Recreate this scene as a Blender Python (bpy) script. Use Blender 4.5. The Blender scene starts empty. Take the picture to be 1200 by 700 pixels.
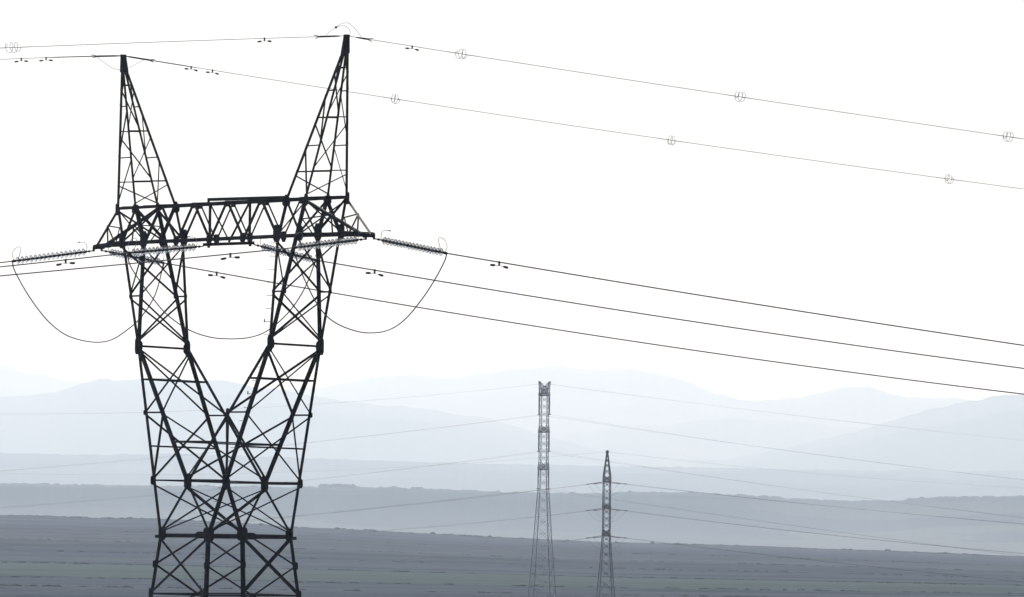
import bpy, math, random
import numpy as np
from mathutils import Vector, Matrix, Euler
R = math.radians
random.seed(7)
scene = bpy.context.scene
C = scene.collection

# ---------------------------------------------------------------- camera
FOC = 8272.0                       # focal length in photograph pixels (1200 wide)
PITCH, ROLL = R(1.5305), R(0.7035)
cam_d = bpy.data.cameras.new('camera')
cam = bpy.data.objects.new('camera', cam_d)
C.objects.link(cam)
cam_d.sensor_width = 36.0
cam_d.lens = 36.0 * FOC / 1200.0
cam_d.clip_start = 1.0
cam_d.clip_end = 120000.0
CM = (Matrix.Rotation(R(90) + PITCH, 4, 'X') @ Matrix.Rotation(ROLL, 4, 'Z'))
cam.matrix_world = CM
scene.camera = cam

# ---------------------------------------------------------------- light
SUN_EL, SUN_AZ = R(42), R(-10)     # sun ahead of the camera, a little to the left (azimuth from +Y)
w = bpy.data.worlds.new('World')
scene.world = w
w.use_nodes = True
wn = w.node_tree.nodes
bg = wn['Background']
sky = wn.new('ShaderNodeTexSky')
sky.sky_type = 'NISHITA'
sky.sun_disc = False
sky.sun_elevation = SUN_EL
sky.sun_rotation = SUN_AZ
sky.dust_density = 1.0
sky.air_density = 1.0
sky.ozone_density = 1.0
w.node_tree.links.new(sky.outputs[0], bg.inputs[0])
bg.inputs[1].default_value = 0.05
sd = bpy.data.lights.new('sun', 'SUN')
sd.energy = 4.0
sd.angle = R(0.55)
sd.color = (1.0, 0.965, 0.92)
sun = bpy.data.objects.new('sun', sd)
C.objects.link(sun)
sdir = Vector((math.sin(SUN_AZ) * math.cos(SUN_EL), math.cos(SUN_AZ) * math.cos(SUN_EL), math.sin(SUN_EL)))
sun.rotation_euler = (-sdir).to_track_quat('-Z', 'Y').to_euler()
scene.view_settings.view_transform = 'Standard'
scene.view_settings.look = 'None'
scene.view_settings.gamma = 1.0
scene.view_settings.exposure = 0.68
HAZE_DENSITY = 0.000086
HAZE_COLOR = (0.635, 0.777, 1.0)
HAZE_ANISO = 0.55

# ---------------------------------------------------------------- helpers
def ray(px, py):
    """unit direction through a point of the 1200x700 photograph"""
    v = Vector(((px - 600.0) / FOC, (350.0 - py) / FOC, -1.0))
    return (CM.to_3x3() @ v).normalized()

def elev(px, py):
    d = ray(px, py)
    return math.atan2(d.x, d.y), d.z / math.hypot(d.x, d.y)

def on_plane(px, py, P0, d):
    """point of the vertical plane through P0 with heading d that is seen at px, py"""
    n = Vector((d.y, -d.x, 0))
    r = ray(px, py)
    return r * (P0.dot(n) / r.dot(n))

class MB:
    def __init__(s): s.v = []; s.f = []
    def add(s, vs, fs):
        o = len(s.v); s.v += [tuple(x) for x in vs]; s.f += [tuple(i + o for i in f) for f in fs]
    def prism(s, p, q, prof, d1, d2):
        p, q = Vector(p), Vector(q); n = len(prof)
        vs = [p + d1 * a + d2 * b for a, b in prof] + [q + d1 * a + d2 * b for a, b in prof]
        fs = [(i, (i + 1) % n, n + (i + 1) % n, n + i) for i in range(n)]
        s.add(vs, fs + [tuple(range(n))[::-1], tuple(range(n, 2 * n))])
    def angle(s, p, q, a, d1, d2, t=None, mid=False):
        """steel angle section from p to q, flanges of width a along d1 and d2"""
        p, q = Vector(p), Vector(q); ax = (q - p).normalized()
        d1 = Vector(d1); d1 = (d1 - ax * d1.dot(ax)).normalized()
        d2 = Vector(d2); d2 = (d2 - ax * d2.dot(ax)); d2 = (d2 - d1 * d2.dot(d1)).normalized()
        t = t or max(a * 0.13, 0.007)
        o = -a / 2 if mid else 0
        s.prism(p, q, [(o, 0), (o + a, 0), (o + a, t), (o + t, t), (o + t, a), (o, a)], d1, d2)
    def bar(s, p, q, a, b=None):
        p, q = Vector(p), Vector(q); ax = (q - p).normalized()
        u = Vector((0, 0, 1)) if abs(ax.z) < .9 else Vector((0, 1, 0))
        d1 = ax.cross(u).normalized(); d2 = d1.cross(ax).normalized(); b = b or a
        s.prism(p, q, [(-a/2, -b/2), (a/2, -b/2), (a/2, b/2), (-a/2, b/2)], d1, d2)
    def plate(s, c, d1, d2, w, h, t):
        """gusset plate with cut corners lying in the plane of d1 and d2"""
        c, d1, d2 = Vector(c), Vector(d1).normalized(), Vector(d2).normalized(); n = d1.cross(d2).normalized()
        k = .6
        pr = [(w*k, h), (w, h*k), (w, -h*k), (w*k, -h), (-w*k, -h), (-w, -h*k), (-w, h*k), (-w*k, h)]
        s.prism(c - n * t / 2, c + n * t / 2, pr, d1 / 2, d2 / 2)
    def tube(s, pts, r, n=6, closed=False):
        pts = [Vector(p) for p in pts]; m = len(pts); ra = r if isinstance(r, (list, tuple)) else [r] * m
        vs = []; fs = []
        prev = None
        for i, p in enumerate(pts):
            a = pts[max(i - 1, 0)]; b = pts[min(i + 1, m - 1)]
            if closed: a = pts[(i - 1) % m]; b = pts[(i + 1) % m]
            ax = (b - a).normalized()
            if prev is None:
                u = Vector((0, 0, 1)) if abs(ax.z) < .9 else Vector((0, 1, 0))
                d1 = ax.cross(u).normalized()
            else: d1 = (prev - ax * prev.dot(ax)).normalized()
            prev = d1; d2 = ax.cross(d1)
            for k in range(n):
                t = 2 * math.pi * k / n; vs.append(p + (d1 * math.cos(t) + d2 * math.sin(t)) * ra[i])
        for i in range(m - 1 + (1 if closed else 0)):
            for k in range(n):
                j = (i + 1) % m
                fs.append((i*n + k, i*n + (k+1) % n, j*n + (k+1) % n, j*n + k))
        if not closed: fs += [tuple(range(n))[::-1], tuple(range((m-1)*n, m*n))]
        s.add(vs, fs)
    def lathe(s, prof, p, ax, n=16):
        p, ax = Vector(p), Vector(ax).normalized()
        u = Vector((0, 0, 1)) if abs(ax.z) < .9 else Vector((0, 1, 0))
        d1 = ax.cross(u).normalized(); d2 = ax.cross(d1); m = len(prof)
        vs = [p + ax * h + (d1 * math.cos(2*math.pi*k/n) + d2 * math.sin(2*math.pi*k/n)) * r for r, h in prof for k in range(n)]
        fs = [(i*n + k, i*n + (k+1) % n, (i+1)*n + (k+1) % n, (i+1)*n + k) for i in range(m-1) for k in range(n)]
        s.add(vs, fs)
    def mesh(s, name, m, smooth=False):
        me = bpy.data.meshes.new(name); me.from_pydata(s.v, [], s.f); me.materials.append(m)
        if smooth: me.polygons.foreach_set('use_smooth', [True] * len(me.polygons))
        me.update(); return me
    def build(s, name, m, parent=None, smooth=False):
        o = bpy.data.objects.new(name, s.mesh(name, m, smooth)); C.objects.link(o)
        if parent: o.parent = parent
        return o

def tag(o, label=None, cat=None, group=None, kind=None):
    if label: o['label'] = label
    if cat: o['category'] = cat
    if group: o['group'] = group
    if kind: o['kind'] = kind
    return o

def empty(name, loc, rz=0, parent=None):
    o = bpy.data.objects.new(name, None); C.objects.link(o); o.location = loc
    o.rotation_euler = (0, 0, rz); o.empty_display_size = .3
    if parent: o.parent = parent
    return o

# ---------------------------------------------------------------- materials
def mat(name, col, rough=.6, metal=0., noise=0., scale=4., spec=.5, bump=0.):
    m = bpy.data.materials.new(name); m.use_nodes = True; nt = m.node_tree; b = nt.nodes['Principled BSDF']
    b.inputs['Roughness'].default_value = rough; b.inputs['Metallic'].default_value = metal
    b.inputs['Specular IOR Level'].default_value = spec
    if noise:
        tc = nt.nodes.new('ShaderNodeTexCoord'); n = nt.nodes.new('ShaderNodeTexNoise'); r = nt.nodes.new('ShaderNodeValToRGB')
        n.inputs['Scale'].default_value = scale; n.inputs['Detail'].default_value = 5
        nt.links.new(tc.outputs['Object'], n.inputs['Vector']); nt.links.new(n.outputs[0], r.inputs[0])
        r.color_ramp.elements[0].position = .3; r.color_ramp.elements[1].position = .72
        r.color_ramp.elements[0].color = tuple(c * (1 - noise) for c in col) + (1,)
        r.color_ramp.elements[1].color = tuple(min(c * (1 + noise), 1) for c in col) + (1,)
        nt.links.new(r.outputs[0], b.inputs['Base Color'])
        if bump:
            bp = nt.nodes.new('ShaderNodeBump'); bp.inputs['Strength'].default_value = bump
            nt.links.new(n.outputs[0], bp.inputs['Height']); nt.links.new(bp.outputs[0], b.inputs['Normal'])
    else: b.inputs['Base Color'].default_value = col + (1,)
    return m
STEEL = mat('dark_painted_steel', (.011, .010, .011), .75, 0, .45, 3.0, .25)
PLATE = mat('dark_gusset_steel', (.010, .009, .010), .75, 0, .45, 6.0, .25)
BOLT = mat('step_bolt_steel', (.12, .12, .12), .5, .5, .3, 20)
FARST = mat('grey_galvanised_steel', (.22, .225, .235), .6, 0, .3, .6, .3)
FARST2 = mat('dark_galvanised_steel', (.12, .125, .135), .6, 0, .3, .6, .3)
WIRE = mat('weathered_aluminium_strand', (.055, .055, .058), .55, 0, .3, 8)
EWIRE = mat('galvanised_steel_strand', (.26, .26, .265), .5, 0, .3, 8)
CAP = mat('dark_iron_cap', (.022, .02, .018), .6, 0, .4, 30)
DAMP = mat('cast_iron_damper', (.02, .02, .02), .6, 0, .3, 20)
HORN = mat('galvanised_horn', (.13, .13, .13), .5, 0, .2, 20)
COIL = mat('grey_plastic_spiral', (.55, .55, .56), .6, 0, .2, 20)
def glass():
    m = bpy.data.materials.new('toughened_glass'); m.use_nodes = True; nt = m.node_tree
    b = nt.nodes['Principled BSDF']; b.inputs['Transmission Weight'].default_value = 1.0
    n = nt.nodes.new('ShaderNodeTexNoise'); n.inputs['Scale'].default_value = 9.0
    r = nt.nodes.new('ShaderNodeValToRGB'); r.color_ramp.elements[0].color = (.74, .70, .66, 1); r.color_ramp.elements[1].color = (.92, .89, .86, 1)
    nt.links.new(n.outputs[0], r.inputs[0]); nt.links.new(r.outputs[0], b.inputs['Base Color'])
    b.inputs['Roughness'].default_value = .06; b.inputs['IOR'].default_value = 1.5
    t = nt.nodes.new('ShaderNodeBsdfTransparent'); mx = nt.nodes.new('ShaderNodeMixShader'); mx.inputs[0].default_value = .45
    nt.links.new(b.outputs[0], mx.inputs[1]); nt.links.new(t.outputs[0], mx.inputs[2]); nt.links.new(mx.outputs[0], nt.nodes['Material Output'].inputs['Surface'])
    return m
GLASS = glass()

# ---------------------------------------------------------------- terrain
def line(pts):
    ae = sorted(elev(*p) for p in pts)
    a = np.array([x[0] for x in ae]); e = np.array([x[1] for x in ae])
    return lambda az: np.interp(az, a, e)
RIDGES = [  # distance, width towards us, width beyond, floor, skyline
 (3500, 1900, 500, None, [(-300,600),(0,604),(60,605),(100,607),(180,608),(280,613),(345,618),(400,620),(480,624.5),(600,630.5),(700,635.5),(800,638),(900,641),(970,644),(1040,646),(1110,649),(1200,653),(1500,665)]),
 (7900, 2900, 1200, -70, [(-300,565),(0,566.5),(100,568),(180,569.5),(345,571),(435,571.5),(520,574),(600,577),(640,578),(700,578),(735,576),(780,577),(830,578),(880,581),(930,584),(980,586.5),(1052,587.3),(1068,584),(1100,582.5),(1200,582),(1500,580)]),
 (15500, 4200, 1500, -80, [(-300,533),(0,532),(90,534),(200,533),(345,537),(450,540),(600,545),(800,548),(900,550),(1040,552),(1070,549),(1110,553),(1200,551),(1500,550)]),
 (21500, 4700, 2500, -80, [(-300,480),(-100,472),(0,466),(40,465),(60,461),(90,454),(120,447),(160,444),(200,443),(260,447),(300,455),(345,462),(400,471),(450,476),(480,477),(510,481),(540,487),(570,492),(600,500),(640,511),(700,530),(900,545),(1500,560)]),
 (23500, 3800, 2500, -80, [(-300,560),(300,540),(500,520),(640,513),(690,510),(720,503),(760,498),(810,494),(860,493),(920,493),(960,497),(1000,500),(1060,506),(1200,520),(1500,540)]),
 (20500, 4500, 2500, -80, [(-300,560),(800,545),(900,530),(980,512),(1020,500),(1050,493),(1100,480),(1140,471),(1180,465),(1200,463),(1300,448),(1500,440)]),
 (27500, 6000, 2500, -80, [(-300,425),(-100,428),(0,432),(30,438),(60,444),(100,450),(130,456),(200,462),(300,460),(380,455),(400,452),(430,446),(470,440),(490,439),(530,443),(560,440),(600,434),(640,430.5),(690,435),(720,433),(745,435),(800,446),(830,460),(860,468),(900,478),(1000,490),(1500,500)]),
 (26500, 4000, 2500, -80, [(-300,520),(600,510),(750,490),(830,474),(900,470),(940,466),(965,458),(990,455),(1020,454),(1040,461),(1080,467),(1130,470),(1200,474),(1500,470)]),
]
def vnoise(x, y, seed):
    """smooth value noise, numpy"""
    xi = np.floor(x).astype(int); yi = np.floor(y).astype(int); fx = x - xi; fy = y - yi
    fx = fx * fx * (3 - 2 * fx); fy = fy * fy * (3 - 2 * fy)
    def h(a, b):
        n = (a * 374761393 + b * 668265263 + seed * 1442695041) & 0x7fffffff
        n = ((n ^ (n >> 13)) * 1274126177) & 0x7fffffff
        return (n ^ (n >> 16)) % 65536 / 65536.0
    return (h(xi, yi) * (1 - fx) + h(xi + 1, yi) * fx) * (1 - fy) + (h(xi, yi + 1) * (1 - fx) + h(xi + 1, yi + 1) * fx) * fy
BR = np.array([0, 60, 232, 500, 950, 1100, 1290, 1700, 3500, 5200, 60000.])
BZ = np.array([-1.7, -3.0, -7.2, -10.5, -17.0, -18.6, -20.0, -22.0, -50, -70, -80.])
fR = [(d, wf, wb, fl, line(p)) for d, wf, wb, fl, p in RIDGES]
def height(r, az):
    z = np.interp(r, BR, BZ)
    x = r * np.sin(az); y = r * np.cos(az)
    az_c = np.clip(az, -.13, .13)
    for k, (d, wf, wb, fl, L) in enumerate(fR):
        crest = L(az_c) * d
        if k > 2: crest = crest + d * .00055 * (vnoise(az / .0045 + 50 + k * 7, az * 0 + k, 60 + k) + .5 * vnoise(az / .0017 + 90 + k, az * 0 + k, 80 + k) + .25 * vnoise(az / .0006 + 190 + k, az * 0 + k, 90 + k) - .85)
        elif k: crest = crest + d * .00012 * (vnoise(az / .0008 + 200, az * 0 + k, 60 + k) + vnoise(az / .0003 + 400, az * 0 + k, 70 + k) - 1)
        if k == 0:
            t = np.clip((r - 1500) / (d - 1500), 0, 1); near = z * 1.0
            s = near + (crest - np.interp(1500., BR, BZ)) * t - (near - np.interp(1500., BR, BZ)) * 1.0 * (t > 0)
            s = np.where(r < 1500, z, np.interp(1500., BR, BZ) + (crest - np.interp(1500., BR, BZ)) * t)
            back = crest - (crest + 70) * (1 - np.cos(np.clip((r - d) / 1400, 0, 1) * math.pi)) / 2
            z = np.where(r <= d, s, np.where(r < d + 1400, back, z))
            z = z + np.where(r > 400, .16, 0) * (vnoise(x / 40, y / 160, 3) - .5) * np.clip((r - 400) / 1500, 0, 1)
        else:
            q = (r - d) / np.where(r < d, wf, wb)
            g = np.exp(-(q ** 2) * 1.8)
            rough = (vnoise(x / (d * .035), y / (d * .05), k) - .5) * .34 + (vnoise(x / (d * .012), y / (d * .02), k + 20) - .5) * .14
            g = g * (1 + rough * np.clip(np.abs(q) * 1.6, 0, 1) * (g > .02))
            zz = fl + (crest - fl) * g + (vnoise(x / (d * .0022), y / (d * .02), k + 40) - .5) * d * .00009
            z = np.maximum(z, zz)
    return z
def build_ground():
    azs = np.concatenate([np.radians(np.arange(-180, -8, 4)), np.radians(np.arange(-8, -5.2, .25)),
                          np.radians(np.arange(-5.2, 5.2, .024)), np.radians(np.arange(5.2, 8, .25)), np.radians(np.arange(8, 180, 4))])
    rs = np.concatenate([[3, 8, 20, 45, 90, 150, 232, 320, 450, 620, 800], np.arange(950, 3500, 50), [3480, 3500, 3530, 3600],
                         np.geomspace(3750, 44000, 120)])
    rs = np.unique(np.concatenate([rs, [d for d, *_ in RIDGES]]))
    A, Rr = np.meshgrid(azs, rs)
    Z = height(Rr, A); X = Rr * np.sin(A); Y = Rr * np.cos(A)
    nr, na = A.shape
    V = np.stack([X, Y, Z], -1).reshape(-1, 3)
    i = np.arange(nr - 1)[:, None] * na; j = np.arange(na)[None, :]; j2 = (j + 1) % na
    F = np.stack([i + j, i + j2, i + na + j2, i + na + j], -1).reshape(-1, 4)
    V = np.vstack([V, [[0, 0, -1.7]]]); c = len(V) - 1
    T = [(c, int(b), int(a)) for a, b in zip(range(na), [(k + 1) % na for k in range(na)])]
    me = bpy.data.meshes.new('ground')
    me.from_pydata(V.tolist(), [], F[:, ::-1].tolist() + [t[::-1] for t in T])
    me.polygons.foreach_set('use_smooth', [True] * len(me.polygons)); me.update()
    o = bpy.data.objects.new('ground', me); C.objects.link(o); tag(o, kind='structure')
    return o
def ground_mat():
    m = bpy.data.materials.new('farmland'); m.use_nodes = True; nt = m.node_tree; N = nt.nodes; Lk = nt.links
    b = N['Principled BSDF']; b.inputs['Roughness'].default_value = 1.0; b.inputs['Specular IOR Level'].default_value = .0
    geo = N.new('ShaderNodeNewGeometry')
    def math_(op, a, bb=None, c=None):
        n = N.new('ShaderNodeMath'); n.operation = op
        for k, v in enumerate((a, bb, c)):
            if v is None: continue
            if isinstance(v, (int, float)): n.inputs[k].default_value = v
            else: Lk.new(v, n.inputs[k])
        return n.outputs[0]
    def noise(sx, sy, det=4, w_=0.):
        mp = N.new('ShaderNodeMapping'); mp.inputs['Scale'].default_value = (sx, sy, 0); mp.inputs['Location'].default_value = (w_, w_ * .7, w_)
        n = N.new('ShaderNodeTexNoise'); n.inputs['Scale'].default_value = 1; n.inputs['Detail'].default_value = det
        Lk.new(geo.outputs['Position'], mp.inputs[0]); Lk.new(mp.outputs[0], n.inputs['Vector']); return n.outputs[0]
    def mix(f, a, bb):
        n = N.new('ShaderNodeMix'); n.data_type = 'RGBA'
        if isinstance(f, (int, float)): n.inputs[0].default_value = f
        else: Lk.new(f, n.inputs[0])
        for k, v in ((6, a), (7, bb)):
            if isinstance(v, tuple): n.inputs[k].default_value = v + (1,)
            else: Lk.new(v, n.inputs[k])
        return n.outputs[2]
    sep = N.new('ShaderNodeSeparateXYZ'); Lk.new(geo.outputs['Position'], sep.inputs[0])
    # field boundaries run across the valley, wandering a little
    wob = math_('MULTIPLY', math_('SUBTRACT', noise(.006, .002, 3), .5), 160.0)
    ycoord = math_('ADD', math_('ADD', sep.outputs[1], math_('MULTIPLY', sep.outputs[0], .35)), wob)
    ramp = N.new('ShaderNodeValToRGB'); ramp.color_ramp.interpolation = 'LINEAR'
    lk = math_('DIVIDE', math_('SUBTRACT', ycoord, 1000.), 3000.)
    Lk.new(lk, ramp.inputs[0])
    soil = (.040, .052, .068); soil2 = (.062, .071, .082); grass = (.060, .080, .070); dark = (.018, .022, .024); stub = (.056, .058, .066); scrub=(.026,.028,.027)
    stops = [(1000, soil), (1290, soil), (1340, soil2), (1345, dark), (1352, soil), (1440, soil2), (1500, soil), (1506, dark), (1514, grass), (1600, grass),
             (1730, grass), (1736, dark), (1752, dark), (1758, soil2), (2000, soil), (2150, scrub), (2350, soil2), (2700, scrub), (3000, soil), (3300, stub), (3500, stub)]
    el = ramp.color_ramp.elements
    while len(el) > 1: el.remove(el[-1])
    el[0].position = 0; el[0].color = soil + (1,)
    for y, c in stops[1:]:
        e = el.new((y - 1000) / 3000); e.color = c + (1,)
    grain = noise(.03, .012, 5, 13)
    near = mix(math_('MULTIPLY', math_('SUBTRACT', grain, .35), 1.6), ramp.outputs[0], soil2)
    near = mix(math_('MULTIPLY', math_('GREATER_THAN', noise(.02, .008, 6, 40), .62), .4), near, dark)
    def ss(v, a, bb):
        n = N.new('ShaderNodeMapRange'); n.interpolation_type = 'SMOOTHSTEP'; Lk.new(v, n.inputs[0]); n.inputs[1].default_value = a; n.inputs[2].default_value = bb; return n.outputs[0]
    near = mix(math_('MULTIPLY', ss(noise(.0012, .022, 4, 71), .50, .60), .75), near, (.024, .029, .031))     # furrowed strips running across the slope
    near = mix(math_('MULTIPLY', ss(noise(.0009, .014, 4, 23), .52, .62), .6), near, (.078, .084, .092))
    near = mix(math_('MULTIPLY', ss(noise(.0014, .009, 3, 97), .55, .68), .45), near, (.052, .054, .064))
    gb = math_('MULTIPLY', ss(ycoord, 1508., 1520.), math_('SUBTRACT', 1.0, ss(ycoord, 1724., 1736.)))
    near = mix(math_('MULTIPLY', gb, .45), near, grass)
    # far country: woods on the ridges, fields below with valley mist put into their colour
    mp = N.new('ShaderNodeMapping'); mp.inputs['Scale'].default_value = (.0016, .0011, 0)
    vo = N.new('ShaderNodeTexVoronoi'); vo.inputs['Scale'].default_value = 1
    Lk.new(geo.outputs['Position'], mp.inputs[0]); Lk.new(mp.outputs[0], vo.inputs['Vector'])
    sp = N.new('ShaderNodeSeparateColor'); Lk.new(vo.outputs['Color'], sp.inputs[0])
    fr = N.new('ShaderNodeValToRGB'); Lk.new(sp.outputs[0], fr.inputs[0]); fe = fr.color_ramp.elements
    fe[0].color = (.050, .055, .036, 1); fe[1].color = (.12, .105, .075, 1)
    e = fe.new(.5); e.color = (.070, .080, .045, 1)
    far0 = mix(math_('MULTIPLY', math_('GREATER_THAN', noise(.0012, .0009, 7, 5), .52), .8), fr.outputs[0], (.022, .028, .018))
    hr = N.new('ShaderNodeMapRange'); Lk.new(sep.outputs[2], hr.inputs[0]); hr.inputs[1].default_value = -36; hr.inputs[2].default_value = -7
    mist_cov = mix(hr.outputs[0], (.17, .19, .22), (.022, .030, .032))      # low ground painted pale for valley mist, rough pasture and woods high up
    far = mix(.5, far0, mist_cov)
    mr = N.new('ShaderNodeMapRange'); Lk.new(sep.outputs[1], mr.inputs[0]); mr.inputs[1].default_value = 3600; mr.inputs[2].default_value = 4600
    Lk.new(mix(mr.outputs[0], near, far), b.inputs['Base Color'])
    return m
ground = build_ground()
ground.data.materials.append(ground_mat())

# haze: one closed box of even density round everything
hb = MB(); X0, X1, Y0, Y1, Z0, Z1 = -46000, 46000, -46000, 46000, -190, 720
hb.add([(x, y, z) for z in (Z0, Z1) for x, y in ((X0, Y0), (X1, Y0), (X1, Y1), (X0, Y1))],
       [(0, 3, 2, 1), (4, 5, 6, 7), (0, 1, 5, 4), (1, 2, 6, 5), (2, 3, 7, 6), (3, 0, 4, 7)])
hm = bpy.data.materials.new('valley_haze'); hm.use_nodes = True; nt = hm.node_tree
nt.nodes.remove(nt.nodes['Principled BSDF'])
pv = nt.nodes.new('ShaderNodeVolumePrincipled'); pv.inputs['Density'].default_value = HAZE_DENSITY
pv.inputs['Absorption Color'].default_value = (1, 1, 1, 1)
pv.inputs['Color'].default_value = HAZE_COLOR + (1,); pv.inputs['Anisotropy'].default_value = HAZE_ANISO
nt.links.new(pv.outputs[0], nt.nodes['Material Output'].inputs['Volume'])
haze = hb.build('haze', hm); tag(haze, kind='stuff')

# scrub and woods breaking the skylines
def clumps(name, spots, m, label, kind=None):
    mb = MB()
    for (x, y, z, sx, sz) in spots:
        n1, n2 = 7, 4; vs = [(x, y, z + sz * random.uniform(.9, 1.1))]; fs = []
        for a in range(n2):
            ph = (a + 1) / n2 * math.pi * .52
            for k in range(n1):
                th = 2 * math.pi * k / n1 + a * .4; q = random.uniform(.78, 1.18)
                vs.append((x + math.cos(th) * math.sin(ph) * sx * q, y + math.sin(th) * math.sin(ph) * sx * q, z - .3 * sz * (a == n2 - 1) + math.cos(ph) * sz * q))
        for k in range(n1): fs.append((0, 1 + k, 1 + (k + 1) % n1))
        for a in range(n2 - 1):
            for k in range(n1): fs.append((1 + a*n1 + k, 1 + (a+1)*n1 + k, 1 + (a+1)*n1 + (k+1) % n1, 1 + a*n1 + (k+1) % n1))
        mb.add(vs, fs)
    o = mb.build(name, m); tag(o, label, 'vegetation', kind=kind); return o
SCRUB = mat('dark_scrub', (.026, .032, .022), 1, 0, .5, .5, 0)
WOOD = mat('dark_woodland', (.024, .032, .022), 1, 0, .5, .05, 0)
def spot(px, r, s, sz):
    az, _ = elev(px, 600); z = float(height(np.array([float(r)]), np.array([az]))[0])
    return (r * math.sin(az), r * math.cos(az), z - .1 * sz, s, sz)
sc = []
for k in range(900):
    x = random.uniform(-150, 1350); g = vnoise(np.array([x / 22.]), np.array([3.3]), 9)[0]
    if random.random() < g ** 2: sc.append(spot(x, 3500 + random.uniform(-60, 25), random.uniform(.8, 2.2), random.uniform(.15, .45) * (1 + .6 * (g > .75))))
for x, h_ in [(508, 1.1), (507, .9), (1040, 1.1), (1042, .9), (92, .7), (101, .8), (128, .6), (395, .8), (765, .9)]:
    sc.append(spot(x, 3500, 1.4, h_))
clumps('scrub', sc, SCRUB, 'low dark scrub along the crest of the near plain', 'stuff')
sc = []
for k in range(420):                                       # the wood with a level top on the second ridge
    sc.append(spot(random.uniform(376.5, 414), 7900 + random.uniform(-140, 60), random.uniform(2.5, 4.5), random.uniform(2.6, 3.6)))
for k in range(500):
    x = random.uniform(-100, 1300); g = vnoise(np.array([x / 30.]), np.array([1.7]), 12)[0]
    if random.random() < g ** 2.2: sc.append(spot(x, 7900 + random.uniform(-90, 30), random.uniform(2, 6), random.uniform(.5, 1.1) * (1 + .6 * (g > .75))))
for x in (458, 461, 463, 485, 488, 492): sc.append(spot(x, 7900, 4, 2))
clumps('woodland', sc, WOOD, 'dark woods along the crest of the second ridge', 'stuff')
# hedges and thorn scrub along the field edges of the plain
sc = []
for r0, gap in ((1352, 1.0), (1508, .8), (1738, .7), (1990, 1.3), (2300, 1.5), (2680, 1.6)):
    for k in range(240):
        x = random.uniform(-100, 1300); g = vnoise(np.array([x / 40. + r0]), np.array([1.1]), 5)[0]
        if random.random() < g:
            az, _ = elev(x, 600); r = r0 - .35 * r0 * math.sin(az) + random.uniform(-6, 6) * gap
            q = spot(x, r, random.uniform(.5, 1.3), random.uniform(.12, .32) ); sc.append(q)
clumps('hedgerow', sc, SCRUB, 'thin dark hedges along the field edges of the plain', 'stuff')

# ---------------------------------------------------------------- the near tower
S = 0.028                                     # metres per unit of the tower drawing
TH = R(57.033)
ZB = -268.0                                   # foot of the tower
TP = Vector((-332.03 * S, FOC * S, (ZB + 11.3) * S))
TROT = -TH
U = Vector((math.cos(TH), -math.sin(TH), 0)); V = Vector((math.sin(TH), math.cos(TH), 0))
def skew(z): return float(np.interp(z, [-72, -9, 150, 274, 320, 500], [0, -.6, -1.0, 1.9, 1.8, 0]))
def P(u, v, z): return Vector((u * S * .9725, v * S * 1.007, (z - ZB + v / 30 * skew(z)) * S))          # tower local
def W(u, v, z): return Vector((-332.03 * S, FOC * S, 0)) + U * (u * S * .9725) + V * (v * S * 1.007) + Vector((0, 0, (z + 11.3 + v / 30 * skew(z)) * S))
tower = empty('transmission_tower', TP, TROT)
tag(tower, 'large dark lattice tower with a Y body and two horns, nearest in the picture', 'transmission tower')
XU, XV, XZ = Vector((1, 0, 0)), Vector((0, 1, 0)), Vector((0, 0, 1))
# key heights and half widths
zB, zD, zE, zF, zG, zH = 319.5, 274.4, 150.7, -9.3, -72.2, -141.2
def lerp(a, b, t): return a + (b - a) * t
def outer(z):
    if z >= zD: t = (z - zD) / (zB - zD); return lerp(210.3, 223.4, t), lerp(27.9, 28.2, t)
    if z >= zE: t = (z - zE) / (zD - zE); return lerp(157.4, 210.3, t), lerp(34.8, 27.9, t)
    t = (z - zG) / (zE - zG); return lerp(57.6, 157.4, t), lerp(56.8, 34.8, t)
def inner(z):
    if z >= zD: t = (z - zD) / (zB - zD); return lerp(157.7, 178.3, t), lerp(27.9, 28.2, t)
    if z >= zE: t = (z - zE) / (zD - zE); return lerp(154.4, 157.7, t), lerp(34.8, 27.9, t)
    t = (z - zF) / (zE - zF); return lerp(0, 154.4, t), lerp(52.9, 34.8, t)
def O(s, v, z): a, b = outer(z); return P(s * a, v * b, z)
def I(s, v, z): a, b = inner(z); return P(s * a, v * b, z)
LEG, BR1, BR2, BR3 = 3.75 * S, 2.7 * S, 1.95 * S, 1.4 * S
def brace_v(mb, p, q, a, v, off=0):           # brace lying in a face of constant v
    o = XV * (-v) * (off * S); p = Vector(p) + o; q = Vector(q) + o
    ax = (q - p).normalized(); mb.angle(p, q, a, ax.cross(XV), XV * -v, mid=True)
def brace_u(mb, p, q, a, u, off=0):           # brace lying in a face of constant u
    o = XU * (-u) * (off * S); p = Vector(p) + o; q = Vector(q) + o
    ax = (q - p).normalized(); mb.angle(p, q, a, ax.cross(XU), XU * -u, mid=True)

# lower body: four legs from the footing to the waist belt
body = empty('waist_body', (0, 0, 0), 0, tower)
KH = (65.7 - 57.6) / (zG - zH); KV = (63.6 - 56.8) / (zG - zH)
def B_(su, sv, z): d = zG - z; return P(su * (57.6 + KH * d), sv * (56.8 + KV * d), z)
for su in (-1, 1):
    for sv in (-1, 1):
        mb = MB(); mb.angle(B_(su, sv, ZB + 1), B_(su, sv, zG), LEG * 1.12, XU * -su, XV * -sv); mb.build('leg', STEEL, body)
        mb = MB(); c = B_(su, sv, ZB); mb.lathe([(0, -.6), (.42, -.6), (.42, .12), (.30, .3), (0, .3)], c, XZ, 12)
        f = mb.build('footing', mat('concrete_footing', (.25, .24, .22), .9, 0, .3, 5) if 'concrete_footing' not in bpy.data.materials else bpy.data.materials['concrete_footing'], body)
mb = MB(); gp = MB()
lv = [zG, zH, zH - 66, ZB + 6]
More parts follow.
